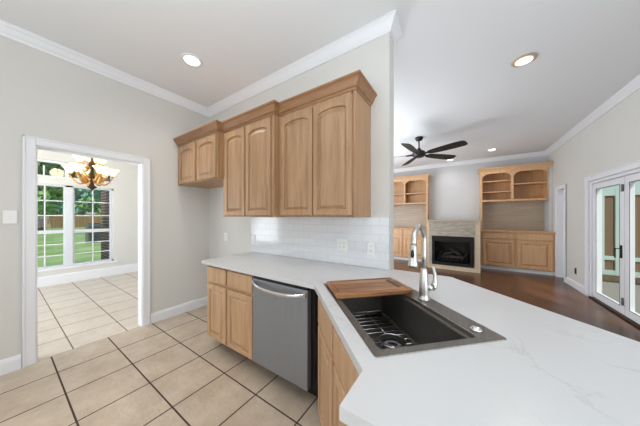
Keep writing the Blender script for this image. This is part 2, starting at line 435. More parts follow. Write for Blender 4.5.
sash.build('sash', M['vinyl'], fw); mun.build('muntin', M['trim'], fw); pane.build('window_pane', M['glass'], fw)
tw = MB(); lo_ = [(WY0, TZ0), (WY1, TZ0)] + ao; li_ = [(WY0 + .04, TZ0 + .035), (WY1 - .04, TZ0 + .035)] + arcpts(TZ1 - .08, TRISE, .04)
tw.loops([[(XW - .14, y, z) for y, z in lo_], [(XW - .05, y, z) for y, z in lo_], [(XW - .05, y, z) for y, z in li_], [(XW - .14, y, z) for y, z in li_]], False, False)
tf = struct(tw.build('window_2', M['trim']))
tm = MB()
for y in (.22, .82): bar(tm, y - .03, y + .03, TZ0 + .03, 2.47, .02)
for y in (.52, 1.17, -.05): bar(tm, y - .01, y + .01, TZ0 + .03, 2.40, .012)
tm.build('muntin', M['trim'], tf)
tp = MB(); tp.face([(xg, y, z) for y, z in li_]); tp.build('window_pane', M['glass'], tf)

# french doors in the right wall
fd = struct(MB().box(XR - .005, XR + .145, 3.83, 5.63, 0, .022, bevel=.004).build('door_1', M['bronze']))
mb = MB(); mb.box(XR + .01, XR + .13, 5.585, 5.63, .022, 1.975); mb.box(XR + .01, XR + .13, 3.83, 3.875, .022, 1.975); mb.box(XR + .01, XR + .13, 3.875, 5.585, 1.93, 1.975)
mb.build('door_frame', M['trim'], fd)
for y0, y1 in ((4.735, 5.58), (3.88, 4.725)):
    mb = MB(); xa, xb = XR + .03, XR + .075
    mb.box(xa, xb, y0, y0 + .10, .03, 1.925, bevel=.003); mb.box(xa, xb, y1 - .10, y1, .03, 1.925, bevel=.003)
    mb.box(xa, xb, y0 + .10, y1 - .10, .03, .135, bevel=.003); mb.box(xa, xb, y0 + .10, y1 - .10, 1.83, 1.925, bevel=.003)
    lf = mb.build('door_leaf', M['trim'], fd)
    g_ = MB(); g_.face([(XR + .052, y0 + .1, .135), (XR + .052, y1 - .1, .135), (XR + .052, y1 - .1, 1.83), (XR + .052, y0 + .1, 1.83)]); g_.build('glass_pane', M['glass'], lf)
    gk = MB()
    for a, b, c_, d_ in ((y0 + .098, y0 + .106, .13, 1.836), (y1 - .106, y1 - .098, .13, 1.836), (y0 + .1, y1 - .1, .13, .138), (y0 + .1, y1 - .1, 1.828, 1.836)): gk.box(XR + .027, XR + .031, a, b, c_, d_)
    gk.build('glazing_bead', M['grey_metal'], lf)
hd = MB(); hd.box(XR + .016, XR + .03, 4.775, 4.815, .80, .98, bevel=.004); hd.box(XR - .03, XR + .02, 4.79, 4.802, .925, .937); hd.tube([(XR - .028, 4.796, .93), (XR - .028, 4.796, .80)], .008)
hd.build('door_handle', M['black_matte'], fd)
for z in (1.72, .16): 
    h_ = MB(); h_.box(XR + .014, XR + .03, 4.745, 4.775, z, z + .1, bevel=.003); h_.tube([(XR + .014, 4.74, z), (XR + .014, 4.74, z + .1)], .007); h_.build('hinge', M['grey_metal'], fd)

# ---------------------------------------------------------------- wall cabinets
UZ0, UZ1 = 1.372, 2.368
UC = [(0, UZ1 - .012), (.006, UZ1 - .012), (.008, UZ1 + .004), (.02, UZ1 + .012), (.042, UZ1 + .055), (.052, UZ1 + .066), (.060, UZ1 + .07), (.060, UZ1 + .085), (0, UZ1 + .085)]
def upper(x0, x1, yf, z0, doors, label, ends):
    t_ = thing('wall_cabinet', ((x0 + x1) / 2, (yf + YB) / 2, z0), label, 'cabinet')
    mb = MB(); mb.box(x0, x1, yf + .02, YB - .002, z0, UZ1 + .08); mb.build('cabinet_body', M['oak_side'], t_)
    ff = MB(); st = doors[0][0] - x0
    ff.box(x0, doors[0][0] + .012, yf, yf + .0195, z0, UZ1); ff.box(doors[-1][1] - .012, x1, yf, yf + .0195, z0, UZ1)
    ff.box(doors[0][0], doors[-1][1], yf, yf + .0195, z0, z0 + .03); ff.box(doors[0][0], doors[-1][1], yf, yf + .0195, UZ1 - .06, UZ1)
    cx = (doors[0][1] + doors[1][0]) / 2; ff.box(cx - .02, cx + .02, yf, yf + .0195, z0 + .03, UZ1 - .06)
    ff.build('face_frame', M['oak'], t_)
    for a, b in doors:
        W = b - a; d_ = MB(); door_slab(d_, (a, yf - .001, z0 + .012), (1, 0, 0), (0, -1, 0), W, UZ1 - .042 - z0 - .012, .046, min(.058, W * .16)); d_.build('cabinet_door', M['oak'], t_)
    MB().sweep(UC, ends).build('crown_moulding', M['oak_crown'], t_)
    return t_
upper(-3.336, -2.349, 1.41, 1.815, [(-3.255, -2.835), (-2.785, -2.368)], 'short oak wall cabinet over the empty fridge space in the corner', [(-3.336, 1.41), (-2.349, 1.41), (-2.349, 1.49)])
upper(-2.347, -1.507, 1.475, UZ0, [(-2.290, -1.930), (-1.912, -1.545)], 'tall middle oak wall cabinet between the short cabinet and the end cabinet', [(-2.347, 1.475), (-1.507, 1.475), (-1.507, 1.55)])
upper(-1.505, -.690, 1.535, UZ0, [(-1.464, -1.089), (-1.078, -.714)], 'tall right-hand oak wall cabinet with an open side at the wall end', [(-1.505, 1.535), (-.690, 1.535), (-.690, YB - .002)])

# backsplash tile
struct(box(-2.33, -.524, YB - .008, YB, .917, 1.37).build('trim_6', M['subway']))

# ---------------------------------------------------------------- base cabinets
BZ = .879
t_ = thing('base_cabinet', (-1.875, 1.54, 0), 'oak base cabinet left of the dishwasher with two drawers over two doors', 'cabinet')
mb = MB(); mb.box(-2.255, -1.497, 1.256, 1.845, .12, BZ); mb.build('cabinet_body', M['oak_side'], t_)
box(-2.235, -1.50, 1.37, 1.84, 0, .12).build('toe_kick', M['bronze'], t_)
ff = MB(); ff.box(-2.255, -2.20, 1.235, 1.2555, .12, BZ); ff.box(-1.525, -1.497, 1.235, 1.2555, .12, BZ); ff.box(-1.905, -1.85, 1.235, 1.2555, .12, BZ)
for z0, z1 in ((.12, .15), (.67, .72), (.855, BZ)): ff.box(-2.20, -1.525, 1.2355, 1.2555, z0, z1)
ff.build('face_frame', M['oak_base'], t_)
for a, b in ((-2.218, -1.893), (-1.868, -1.508)):
    d_ = MB(); door_slab(d_, (a, 1.234, .14), (1, 0, 0), (0, -1, 0), b - a, .54, .046); d_.build('cabinet_door', M['oak_base'], t_)
    d_ = MB(); door_slab(d_, (a, 1.234, .712), (1, 0, 0), (0, -1, 0), b - a, .148, raised=False); d_.build('drawer', M['oak_base'], t_)

# dishwasher
t_ = thing('dishwasher', (-1.19, 1.5, 0), 'stainless steel dishwasher with a bowed bar handle under the white worktop', 'dishwasher')
box(-1.488, -.872, 1.248, 1.83, .145, .872).build('tub_body', M['black'], t_)
box(-1.484, -.905, 1.20, 1.2475, .150, .852, bevel=.005).build('door_panel', M['steel'], t_)
box(-1.484, -.905, 1.203, 1.2475, .8525, .872, bevel=.003).build('control_strip', M['black'], t_)
box(-1.48, -.88, 1.35, 1.40, 0, .1445).build('toe_plate', M['black'], t_)
hb = MB(); pts = []
for i in range(17):
    u = i / 16; x = -1.465 + .545 * u; q = 2 * u - 1
    pts.append((x, 1.19 - .045 * (1 - q ** 4), .822 - .022 * (1 - q * q)))
lo_ = []
for p in pts: lo_.append([(p[0], p[1] + dy, p[2] + dz) for dy, dz in ((.006, -.016), (-.004, -.012), (-.006, 0), (-.004, .012), (.006, .016), (.009, 0))])
hb.loops(lo_, smooth=True)
hb.box(-1.472, -1.455, 1.18, 1.205, .806, .838, bevel=.003); hb.box(-.93, -.913, 1.18, 1.205, .806, .838, bevel=.003)
hb.build('handle', M['bright'], t_)

# angled sink cabinet (frame in s along the front, n towards the back)
q2 = math.sqrt(.5)
def SN(s, n): return ((n + s) * q2, (n - s) * q2)
def SN3(s, n, z): x, y = SN(s, n); return (x, y, z)
def sbox(mb, s0, s1, n0, n1, z0, z1): return mb.prism([SN(s0, n0), SN(s1, n0), SN(s1, n1), SN(s0, n1)], z0, z1)
sv = Vector((q2, -q2, 0)); nv = Vector((q2, q2, 0))
t_ = thing('sink_base_cabinet', SN3(-1.03, .6, 0), 'angled oak cabinet under the kitchen sink with two false drawers and two doors', 'cabinet')
mb = MB(); sbox(mb, -1.03, -.604, .98, 1.0, .12, BZ); sbox(mb, -1.455, -.604, .31, .97, .12, .14); sbox(mb, -.622, -.604, .305, .98, .14, BZ); sbox(mb, -1.455, -1.44, .31, .97, .14, BZ)
mb.build('cabinet_body', M['oak_side'], t_)
mb = MB(); sbox(mb, -1.40, -.604, .40, .415, 0, .118); mb.build('toe_kick', M['bronze'], t_)
ff = MB(); sbox(ff, -1.462, -1.345, .281, .302, .10, BZ); sbox(ff, -1.0, -.975, .281, .302, .10, BZ); sbox(ff, -.645, -.604, .281, .302, .10, BZ)
for z0, z1 in ((.10, .15), (.67, .715), (.855, BZ)): sbox(ff, -1.345, -.645, .2815, .302, z0, z1)
ff.build('face_frame', M['oak_base'], t_)
for a, b in ((-1.350, -1.004), (-.970, -.628)):
    o2 = SN3(a, .280, .13); d_ = MB(); door_slab(d_, o2, sv, -nv, b - a, .55, .046); d_.build('cabinet_door', M['oak_base'], t_)
    o2 = SN3(a, .280, .70); d_ = MB(); door_slab(d_, o2, sv, -nv, b - a, .155, raised=False); d_.build('false_drawer', M['oak_base'], t_)
t_ = thing('peninsula_cabinet', (.3, .6, 0), 'oak cabinet closing the near end of the white peninsula', 'cabinet')
pp = [SN(-.600, .285), (-.222, .487), (.9, .487), (.9, .514), (.286, 1.126)]
MB().prism(pp, .12, BZ).build('cabinet_body', M['oak_base'], t_)
MB().prism([SN(-.595, .36), (-.16, .54), (.86, .54), (.27, 1.08)], 0, .119).build('toe_kick', M['bronze'], t_)

# worktop
S0, S1, N0, N1 = -1.433, -.642, .311, .841
outer = [(-2.285, 1.19), (-.836, 1.19), (-.248, .602), (-.248, .457), (.95, .457), (.95, .88), (-.05, 1.88), (-.062, 1.902), (-.085, 1.91), (-.521, 1.91), (-.521, YB - .009), (-2.285, YB - .009)]
hole = [SN(S0 + .012, N0 + .012), SN(S1 - .012, N0 + .012), SN(S1 - .012, N1 - .012), SN(S0 + .012, N1 - .012)]
mb = MB(); mb.prism_h(outer, [hole], .880, .915)
wt = mb.build('worktop', M['quartz'], None, loc=(-.6, 1.2, .88))
tag(wt, 'white quartz worktop turning at an angle from the wall to the peninsula', 'worktop')

# sink
t_ = thing('kitchen_sink', SN3(-1.037, .576, .70), 'dark stainless drop-in workstation sink in the angled white worktop', 'sink')
def rrect(s0, s1, n0, n1, r_, z, k=4):
    pts = []
    for (cs, cn, a0) in ((s0 + r_, n0 + r_, 180), (s1 - r_, n0 + r_, 270), (s1 - r_, n1 - r_, 0), (s0 + r_, n1 - r_, 90)):
        for i in range(k + 1):
            a = R(a0 + 90 * i / k); pts.append(SN3(cs + r_ * math.cos(a), cn + r_ * math.sin(a), z))
    return pts
zt = .9185
bs0, bs1, bn0, bn1 = S0 + .032, S1 - .034, N0 + .030, N1 - .105
mb = MB()
mb.loops([rrect(S0, S1, N0, N1, .012, .9155), rrect(S0 + .001, S1 - .001, N0 + .001, N1 - .001, .012, zt), rrect(bs0, bs1, bn0, bn1, .012, zt), rrect(bs0 + .002, bs1 - .002, bn0 + .002, bn1 - .002, .012, zt - .012),
          rrect(bs0 + .014, bs1 - .014, bn0 + .014, bn1 - .014, .012, zt - .014), rrect(bs0 + .016, bs1 - .016, bn0 + .016, bn1 - .016, .012, zt - .02),
          rrect(bs0 + .018, bs1 - .018, bn0 + .018, bn1 - .018, .014, .712), rrect(bs0 + .030, bs1 - .030, bn0 + .030, bn1 - .030, .02, .700)], cap0=False, cap1=True)
mb.build('basin', M['sink'], t_)
dc = SN3(-1.02, .59, .7005)
mb = MB(); mb.lathe([(.058, 0), (.058, .003), (.045, .003), (.040, .0015), (.012, .0015), (.010, .004), (.004, .004)], dc, 24); mb.build('drain_strainer', M['bright'], t_)
mb = MB(); sbox(mb, S0 + .31, S1 - .05, N1 - .1045, N1 - .1005, zt, zt + .003); mb.build('deck_highlight', M['bright'], t_)  # bright strip stands for the highlight along the deck's inner edge

# bottom grid of wires
t_ = thing('sink_grid', SN3(-1.03, .53, .715), 'black and chrome wire grid lying in the bottom of the sink', 'sink grid')
gs0, gs1, gn0, gn1 = bs0 + .035, bs1 - .045, bn0 + .035, bn1 - .035; gz = .728
mb = MB(); mb.tube(rrect(gs0, gs1, gn0, gn1, .03, gz) + [rrect(gs0, gs1, gn0, gn1, .03, gz)[0]], .0034, 6)
mb.build('grid_rim', M['bright'], t_)
ringc = (-1.02, .59); rr_ = .066
for i in range(1, 15):
    s_ = gs0 + (gs1 - gs0) * i / 15
    spans = [(gn0, gn1)]
    if abs(s_ - ringc[0]) < rr_:
        hh = math.sqrt(rr_ ** 2 - (s_ - ringc[0]) ** 2); spans = [(gn0, ringc[1] - hh), (ringc[1] + hh, gn1)]
    for a, b in spans: MB().tube([SN3(s_, a, gz), SN3(s_, b, gz)], .0026, 6).build('grid_wire', M['bright'], t_)
mb = MB()
for n_ in (gn0 + .11, gn1 - .11):
    if abs(n_ - ringc[1]) < rr_:
        hh = math.sqrt(rr_ ** 2 - (n_ - ringc[1]) ** 2); spans = [(gs0, ringc[0] - hh), (ringc[0] + hh, gs1)]
    else: spans = [(gs0, gs1)]
    for a, b in spans: mb.tube([SN3(a, n_, gz - .005), SN3(b, n_, gz - .005)], .003, 6)
mb.build('cross_wire', M['bright'], t_)
mb = MB(); mb.tube([SN3(ringc[0] + rr_ * math.cos(R(a)), ringc[1] + rr_ * math.sin(R(a)), gz) for a in range(0, 361, 15)], .0034, 6); mb.build('drain_ring', M['bright'], t_)
for s_ in (gs0 + .02, gs1 - .02):
    for n_ in (gn0 + .02, gn1 - .02):
        mb = MB(); mb.lathe([(.006, 0), (.008, .004), (.008, .02), (.005, .024)], SN3(s_, n_, .7012), 10); mb.build('rubber_foot', M['black'], t_)

# cutting board across the sink
t_ = thing('cutting_board', SN3(-1.29, .60, .921), 'acacia wood cutting board with a juice groove across the far end of the sink', 'cutting board')
cb0, cb1, cn0, cn1 = -1.395, -1.130, N0 + .012, N1 - .052
def zr(i, z): return rrect(cb0 + i, cb1 - i, cn0 + i, cn1 - i, max(.003, .012 - i * .2), z)
zb0, zb1 = .921, .944
mb = MB(); mb.loops([zr(.002, zb0), zr(0, zb0 + .003), zr(0, zb1 - .003), zr(.003, zb1), zr(.018, zb1), zr(.021, zb1 - .005), zr(.027, zb1 - .005), zr(.030, zb1)])
mb.build('board', M['acacia'], t_)
mb = MB(); sbox(mb, cb0 + .055, cb1 - .055, cn1 - .072, cn1 - .044, zb1, zb1 + .0008); mb.build('hand_slot_shade', M['bronze'], t_)  # flat dark strip laid on top, standing for the shade inside the slot

# faucet
fb = Vector((-.178, 1.297, 0)); fx, fy = fb.x, fb.y
t_ = thing('kitchen_faucet', (fx, fy, zt), 'brushed nickel pull-down gooseneck faucet on the sink deck', 'faucet')
mb = MB(); mb.lathe([(.0, 0), (.029, 0), (.029, .006), (.026, .010), (.025, .03), (.0245, .06), (.0225, .10), (.0185, .14), (.0155, .165), (.0150, .17), (0, .17)], (fx, fy, zt), 24)
mb.build('faucet_body', M['chrome'], t_)
dv = Vector((-.16, -.987, 0)).normalized(); rad = .078; zc = 1.243
pts = [Vector((fx, fy, zt + .16)), Vector((fx, fy, 1.16))]
for a in range(0, 181, 12):
    pts.append(Vector((fx, fy, zc)) + dv * (rad - rad * math.cos(R(a))) + Vector((0, 0, rad * math.sin(R(a)))))
dn = (Vector((0, 0, -1)) + dv * .10).normalized()
e0 = pts[-1]; pts.append(e0 + dn * .012)
MB().tube(pts, .0132, 16).build('gooseneck', M['chrome'], t_)
h0 = pts[-1]
sp = MB().tube([h0, h0 + dn * .004, h0 + dn * .03, h0 + dn * .06, h0 + dn * .098, h0 + dn * .108], [.0152, .0165, .0165, .0185, .0235, .0225], 20).build('spray_head', M['chrome'], t_)
sd = -nv * .0; side = Vector((.2, -.98, 0)).normalized()
bt = MB(); cpt = h0 + dn * .045 + Vector((-.06, -.998, 0)).normalized() * .0145
bm_ = bmesh.new(); bmesh.ops.create_uvsphere(bm_, u_segments=14, v_segments=10, radius=1)
bt.merge(bm_, Matrix.Translation(cpt) @ Matrix.Diagonal((.0095, .0075, .024, 1))); bt.build('spray_button', M['black'], sp)
MB().tube([h0 + dn * .1081, h0 + dn * .112], .0195, 18).build('spray_nozzle', M['grey_metal'], sp)
rv = Vector((.8327, .5538, 0))
hb_ = Vector((fx, fy, .985))
mb = MB(); mb.tube([hb_ + rv * .012, hb_ + rv * .048], .0195, 16)
mb.tube([hb_ + rv * .0475, hb_ + rv * .056 + Vector((0, 0, .004)), hb_ + rv * .062 + Vector((0, 0, .03)), hb_ + rv * .060 + Vector((0, 0, .07)), hb_ + rv * .050 + Vector((0, 0, .112))], [.018, .017, .011, .0085, .0075], 12)
mb.build('lever_handle', M['chrome'], t_)

# air switch button on deck
ac = SN3(S1 - .075, N1 - .062, zt)
mb = MB(); mb.lathe([(.021, 0), (.021, .006), (.0185, .009), (.015, .009), (.0145, .013), (.012, .0145), (0, .0145)], ac, 24)
tag(mb.build('air_switch_button', M['bright'], None, loc=ac), 'round chrome push button in the near corner of the sink deck', 'button')

# ---------------------------------------------------------------- wall plates
def plate(name, c, ax, outv, gangs, kind, label, cat, m=None, slots=None):
    """c centre on the wall; ax along wall; outv outwards"""
    c = Vector(c); ax = Vector(ax); ov = Vector(outv); m = m or M['plastic']
    t_ = thing(name, c, label, cat)
    def pb(mb, u0, u1, z0, z1, d0, d1, bevel=.0015):
        p = [c + ax * u0 + ov * d0, c + ax * u1 + ov * d1]; xs = sorted((p[0].x, p[1].x)); ys = sorted((p[0].y, p[1].y))
        mb.box(xs[0], xs[1], ys[0], ys[1], c.z + z0, c.z + z1, bevel=bevel)
    wd = .036 + .023 * (gangs - 1) if gangs > 1 else .036
    mb = MB(); pb(mb, -wd, wd, -.0585, .0585, .0002, .0058); mb.build('cover_plate', m, t_)
    for g_ in range(gangs):
        u = (g_ - (gangs - 1) / 2) * .046
        if kind == 'outlet':
            for z in (-.02, .02):
                mb = MB(); pb(mb, u - .016, u + .016, z - .014, z + .014, .0059, .0082); s_ = mb.build('socket', m, t_)
                mb = MB(); pb(mb, u - .008, u - .0055, z - .005, z + .006, .0083, .0087, 0); pb(mb, u + .0055, u + .008, z - .005, z + .006, .0083, .0087, 0); mb.build('slot', M['plug'] if m is M['plastic'] else M['grey_metal'], s_)
        else:
            mb = MB(); pb(mb, u - .006, u + .006, -.012, .012, .0059, .0075); pb(mb, u - .004, u + .004, -.002, .010, .0075, .016); mb.build('toggle', M['plastic'], t_)
    return t_
plate('light_switch', (X0, .065, 1.37), (0, 1, 0), (1, 0, 0), 1, 'switch', 'white light switch plate on the greige wall left of the doorway', 'switch')
plate('wall_outlet', (-.972, YB - .008, 1.10), (1, 0, 0), (0, -1, 0), 2, 'outlet', 'white double-wide outlet plate on the tiled backsplash under the right wall cabinet', 'outlet')
plate('wall_outlet', (-.684, YB - .008, 1.088), (1, 0, 0), (0, -1, 0), 1, 'outlet', 'white outlet plate at the right end of the tiled backsplash by the wall end', 'outlet')
plate('wall_outlet', (-2.268, YB - .008, 1.075), (1, 0, 0), (0, -1, 0), 1, 'outlet', 'white outlet plate at the left edge of the tiled backsplash', 'outlet')
plate('wall_outlet', (-2.90, YB, 1.08), (1, 0, 0), (0, -1, 0), 1, 'outlet', 'white outlet plate on the bare wall of the fridge space', 'outlet')
plate('wall_outlet', (XR, 6.15, .335), (0, 1, 0), (-1, 0, 0), 1, 'outlet', 'black outlet plate low on the wall beside the french doors', 'outlet', m=M['black'])

# ---------------------------------------------------------------- recessed lights
def downlight(x, y, ring, lens, label, watts, warm):
    t_ = thing('recessed_light', (x, y, CE - .012), label, 'ceiling light', 'recessed ceiling lights')
    MB().lathe([(.068, -.003), (.082, -.012), (.102, -.008), (.105, -.0005)], (x, y, CE), 32).build('trim_ring', ring, t_)
    MB().lathe([(.07, -.0125), (.07, -.0145), (0, -.0145)], (x, y, CE), 32).build('lens', lens, t_)
    l = bpy.data.lights.new('bulb', 'SPOT'); l.energy = watts; l.spot_size = R(150); l.spot_blend = 1; l.shadow_soft_size = .07; l.color = warm
    o = bpy.data.objects.new('bulb', l); COL.objects.link(o); o.parent = t_; o.location = (0, 0, -.02)
WARM = (1, .94, .86)
downlight(-2.415, 1.157, M['trim'], M['lens'], 'recessed ceiling light above the kitchen tile floor near the corner', 40, WARM)
downlight(.543, 3.125, M['tan_ring'], M['lens_warm'], 'recessed ceiling light with a tan ring beyond the peninsula', 34, WARM)
downlight(.601, 6.826, M['trim'], M['lens'], 'recessed ceiling light in front of the right bookcase', 30, WARM)
downlight(-.316, 7.334, M['trim'], M['lens'], 'recessed ceiling light in front of the wall over the fireplace', 18, WARM)

downlight(-1.55, -.05, M['trim'], M['lens'], 'added unseen recessed ceiling light over the kitchen aisle', 42, (1, .97, .93))  # added fixture out of view, brightens floor and worktop
# ---------------------------------------------------------------- ceiling fan
cx, cy = -.774, 4.942
t_ = thing('ceiling_fan', (cx, cy, 2.70), 'matte black five-blade ceiling fan hanging in the living room', 'ceiling fan')
MB().lathe([(.03, -.075), (.062, -.06), (.078, -.02), (.078, -.001)], (cx, cy, CE), 28).build('canopy', M['black_matte'], t_)
MB().tube([(cx, cy, CE - .07), (cx, cy, 2.80)], .014, 12).build('downrod', M['black_matte'], t_)
MB().lathe([(0, -.085), (.09, -.085), (.115, -.07), (.13, -.03), (.13, .0), (.11, .03), (.06, .05), (.03, .09), (.02, .11), (0, .11)], (cx, cy, 2.72), 32).build('motor_housing', M['black_matte'], t_)
fwd = Vector((-.5538, .8327, 0)); rgt = Vector((.8327, .5538, 0))
for k in range(5):
    a = R(14.5 + 72 * k); u = rgt * math.cos(a) + fwd * math.sin(a); v = Vector((-u.y, u.x, 0))
    br_ = MB(); br_.tube([Vector((cx, cy, 2.69)) + u * .10, Vector((cx, cy, 2.68)) + u * .26], [.022, .016], 8)
    bl = MB(); lo_ = []
    for r_, wd in ((.20, .05), (.26, .07), (.45, .085), (.70, .094), (.85, .088), (.895, .066), (.905, .03)):
        c_ = Vector((cx, cy, 2.685)) + u * r_; tilt = -.26
        lo_.append([c_ + v * wd + Vector((0, 0, wd * tilt + .004)), c_ - v * wd + Vector((0, 0, -wd * tilt + .004)), c_ - v * wd + Vector((0, 0, -wd * tilt - .004)), c_ + v * wd + Vector((0, 0, wd * tilt - .004))])
    bl.loops(lo_); b_ = bl.build('fan_blade', M['fan'], t_)
    br_.build('blade_bracket', M['black_matte'], b_)

# ---------------------------------------------------------------- living room: bookcases and fireplace
def bookcase(x0, x1, lower_x1, mirror, label):
    """lower cabinet front Y=7.15, shelves front Y=7.40; x0 next to the fireplace when not mirrored"""
    t_ = thing('built_in_bookcase', ((x0 + x1) / 2, 7.45, 0), label, 'bookcase')
    L, Hn = (x0, lower_x1)
    mb = MB(); mb.box(L, Hn, 7.17, YF - .002, .09, .985); mb.build('lower_cabinet', M['oak_gold'], t_)
    box(L, Hn, 7.21, 7.6, 0, .09).build('toe_kick', M['trim'], t_)
    box(L, Hn, 7.13, YF - .002, .985, 1.015, bevel=.005).build('cabinet_top', M['oak_gold'], t_)
    mid = (L + Hn) / 2 if not mirror else (L + Hn) / 2
    for a, b in ((L + .035, mid - .025), (mid + .025, Hn - .055 if not mirror else Hn - .035)):
        d_ = MB(); door_slab(d_, (a, 7.169, .105), (1, 0, 0), (0, -1, 0), b - a, .670, .06, t=.03, mw=1.7); d_.build('cabinet_door', M['oak_gold'], t_)
        d_ = MB(); door_slab(d_, (a, 7.169, .812), (1, 0, 0), (0, -1, 0), b - a, .150, t=.03, raised=False); d_.build('drawer', M['oak_gold'], t_)
    # niche back, sides
    box(x0, x1, YF - .014, YF - .003, 1.0155, 1.80).build('niche_back', M['niche'], t_)
    box(x0, x1, YF - .014, YF - .003, 1.80, 2.62).build('shelf_back', M['oak_back'], t_)
    sides = ((x0, x0 + .045),) if not mirror else ((x1 - .045, x1), (x0, x0 + .03))
    for a, b in sides: box(a, b, 7.40, YF - .015, 1.0155, 2.62).build('side_panel', M['oak_gold'], t_)
    if not mirror:
        box(x1 - .02, x1, 7.42, YF - .015, 1.80, 2.62).build('side_panel', M['oak_gold'], t_); box(x1 + .001, XR - .003, 7.425, YF - .015, 1.0155, 2.62).build('filler_strip', M['wall_cool'], t_)
    box((x0 + x1) / 2 - .022, (x0 + x1) / 2 + .022, 7.40, YF - .015, 1.832, 2.58).build('divider', M['oak_gold'], t_)
    i0 = x0 + .046 if not mirror else x0 + .031; i1 = x1 - .021 if not mirror else x1 - .046; md = (x0 + x1) / 2
    box(i0, i1, 7.39, YF - .015, 1.785, 1.831, bevel=.003).build('shelf', M['oak_gold'], t_)
    sh = ((i0, md - .023, 2.045), (i0, md - .023, 2.335), (md + .023, i1, 2.225)) if not mirror else ((md + .023, i1, 2.13), (i0, md - .023, 2.13))
    for a, b, z in sh: box(a, b, 7.43, YF - .015, z - .012, z + .012).build('shelf', M['oak_gold'], t_)
    # arched valances
    for a, b in ((i0, md - .023), (md + .023, i1)):
        K = 14; up = []; dn_ = []
        for k in range(K + 1):
            u = a + (b - a) * k / K; e = min(u - a, b - u); dn_.append((u, 2.44 + min(.10, .10 * math.sqrt(min(1, e / .13)))))
        mb = MB(); poly = [(a, 2.62), ] + dn_ + [(b, 2.62)]
        mb.loops([[(u, 7.40, z) for u, z in poly], [(u, 7.42, z) for u, z in poly]]); mb.build('valance', M['oak_gold'], t_)
    zc_ = 2.62; cp = [(0, zc_ - .03), (.008, zc_ - .03), (.012, zc_ - .005), (.03, zc_ + .02), (.05, zc_ + .05), (.058, zc_ + .055), (.058, zc_ + .075), (0, zc_ + .075)]
    if not mirror: path = [(x0, YF - .016), (x0, 7.40), (XR - .003, 7.40)]
    else: path = [(x0, 7.40), (x1, 7.40), (x1, YF - .016)]
    MB().sweep(cp, path).build('crown_moulding', M['oak_gold'], t_)
    box(x0, x1 if mirror else XR - .003, 7.40, YF - .003, 2.621, 2.69).build('top_board', M['oak_gold'], t_)
    return t_
bookcase(.40, 1.735, 1.795, False, 'honey oak built-in bookcase right of the fireplace beside the doorway')
bookcase(-2.28, -.915, -.90, True, 'honey oak built-in bookcase left of the fireplace, partly behind the wall end')

t_ = thing('fireplace', (-.235, 6.9, 0), 'beige split-stone fireplace with a black firebox between the bookcases', 'fireplace')
fx0, fx1, ox0, ox1, oz0, oz1, fy = -.818, .353, -.70, .228, .112, .872, 6.50
mb = MB(); mb.box(fx0 + .05, ox0, fy, YF - .02, 0, 1.26); mb.box(ox1, fx1 - .1, fy, YF - .02, 0, 1.26); mb.box(ox0, ox1, fy, YF - .02, oz1, 1.26); mb.box(ox0, ox1, fy, YF - .02, 0, oz0); mb.box(ox0, ox1, fy + .5, YF - .02, oz0, oz1)
mb.build('stone_surround', M['stone'], t_)
mb = MB(); mb.box(fx0, fx0 + .0495, fy - .004, 7.12, .0, 1.26); mb.box(fx1 - .0995, fx1, fy - .004, 7.12, 0, 1.26); mb.box(fx0 + .05, fx1 - .1, fy - .006, fy - .0005, 0, oz0 - .012)
mb.build('edge_tile', M['stone_edge'], t_)
box(fx0 - .01, fx1 + .01, fy - .03, YF - .02, 1.2605, 1.295, bevel=.004).build('mantel_shelf', M['niche'], t_)
fi = MB(); a = .045
fi.box(ox0 + .002, ox1 - .002, fy - .012, fy + .02, oz1 - .13, oz1 - .002); fi.box(ox0 + .002, ox1 - .002, fy - .012, fy + .02, oz0 + .002, oz0 + .085)
fi.box(ox0 + .002, ox0 + a + .02, fy - .012, fy + .02, oz0 + .085, oz1 - .13); fi.box(ox1 - a - .02, ox1 - .002, fy - .012, fy + .02, oz0 + .085, oz1 - .13)
fib = fi.build('firebox_frame', M['black'], t_)
for za in (oz1 - .045, oz1 - .075, oz1 - .105, oz0 + .025, oz0 + .05): box(ox0 + .06, ox1 - .06, fy - .018, fy - .0125, za, za + .012, bevel=.002).build('louvre', M['black_matte'], fib)
fr2 = MB(); fr2.box(ox0 + .066, ox1 - .066, fy - .016, fy - .0125, oz1 - .142, oz1 - .131); fr2.box(ox1 - .08, ox1 - .066, fy - .016, fy - .0125, oz0 + .09, oz1 - .142); fr2.build('glass_frame', M['bronze'], fib)
inn = MB(); inn.box(ox0 + .002, ox1 - .002, fy + .46, fy + .495, oz0 + .002, oz1 - .002); inn.box(ox0 + .002, ox0 + .01, fy + .02, fy + .46, oz0 + .002, oz1 - .002); inn.box(ox1 - .01, ox1 - .002, fy + .02, fy + .46, oz0 + .002, oz1 - .002); inn.box(ox0 + .01, ox1 - .01, fy + .02, fy + .46, oz0 + .002, oz0 + .03); inn.box(ox0 + .01, ox1 - .01, fy + .02, fy + .46, oz1 - .03, oz1 - .002)
inn.build('firebox_lining', M['black'], t_)
for (p, q_, r_) in (((-.50, 6.75, .30), (.02, 6.70, .31), .045), ((-.42, 6.68, .36), (-.12, 6.84, .46), .036), ((-.05, 6.72, .37), (-.30, 6.86, .50), .034), ((-.02, 6.66, .27), (.12, 6.84, .42), .03), ((-.58, 6.68, .26), (-.48, 6.84, .42), .032)):
    mb = MB(); P0, P1 = Vector(p), Vector(q_); k_ = 7
    mb.tube([P0.lerp(P1, i / k_) + Vector((random.uniform(-.01, .01), 0, random.uniform(-.012, .012))) for i in range(k_ + 1)], [r_ * random.uniform(.85, 1.1) for i in range(k_ + 1)], 9); mb.build('log', M['ember'], t_)
gr = MB()
for i in range(7): x = -.58 + .11 * i; gr.tube([(x, 6.60, .30), (x, 6.60, .235), (x, 6.86, .235)], .008, 6)
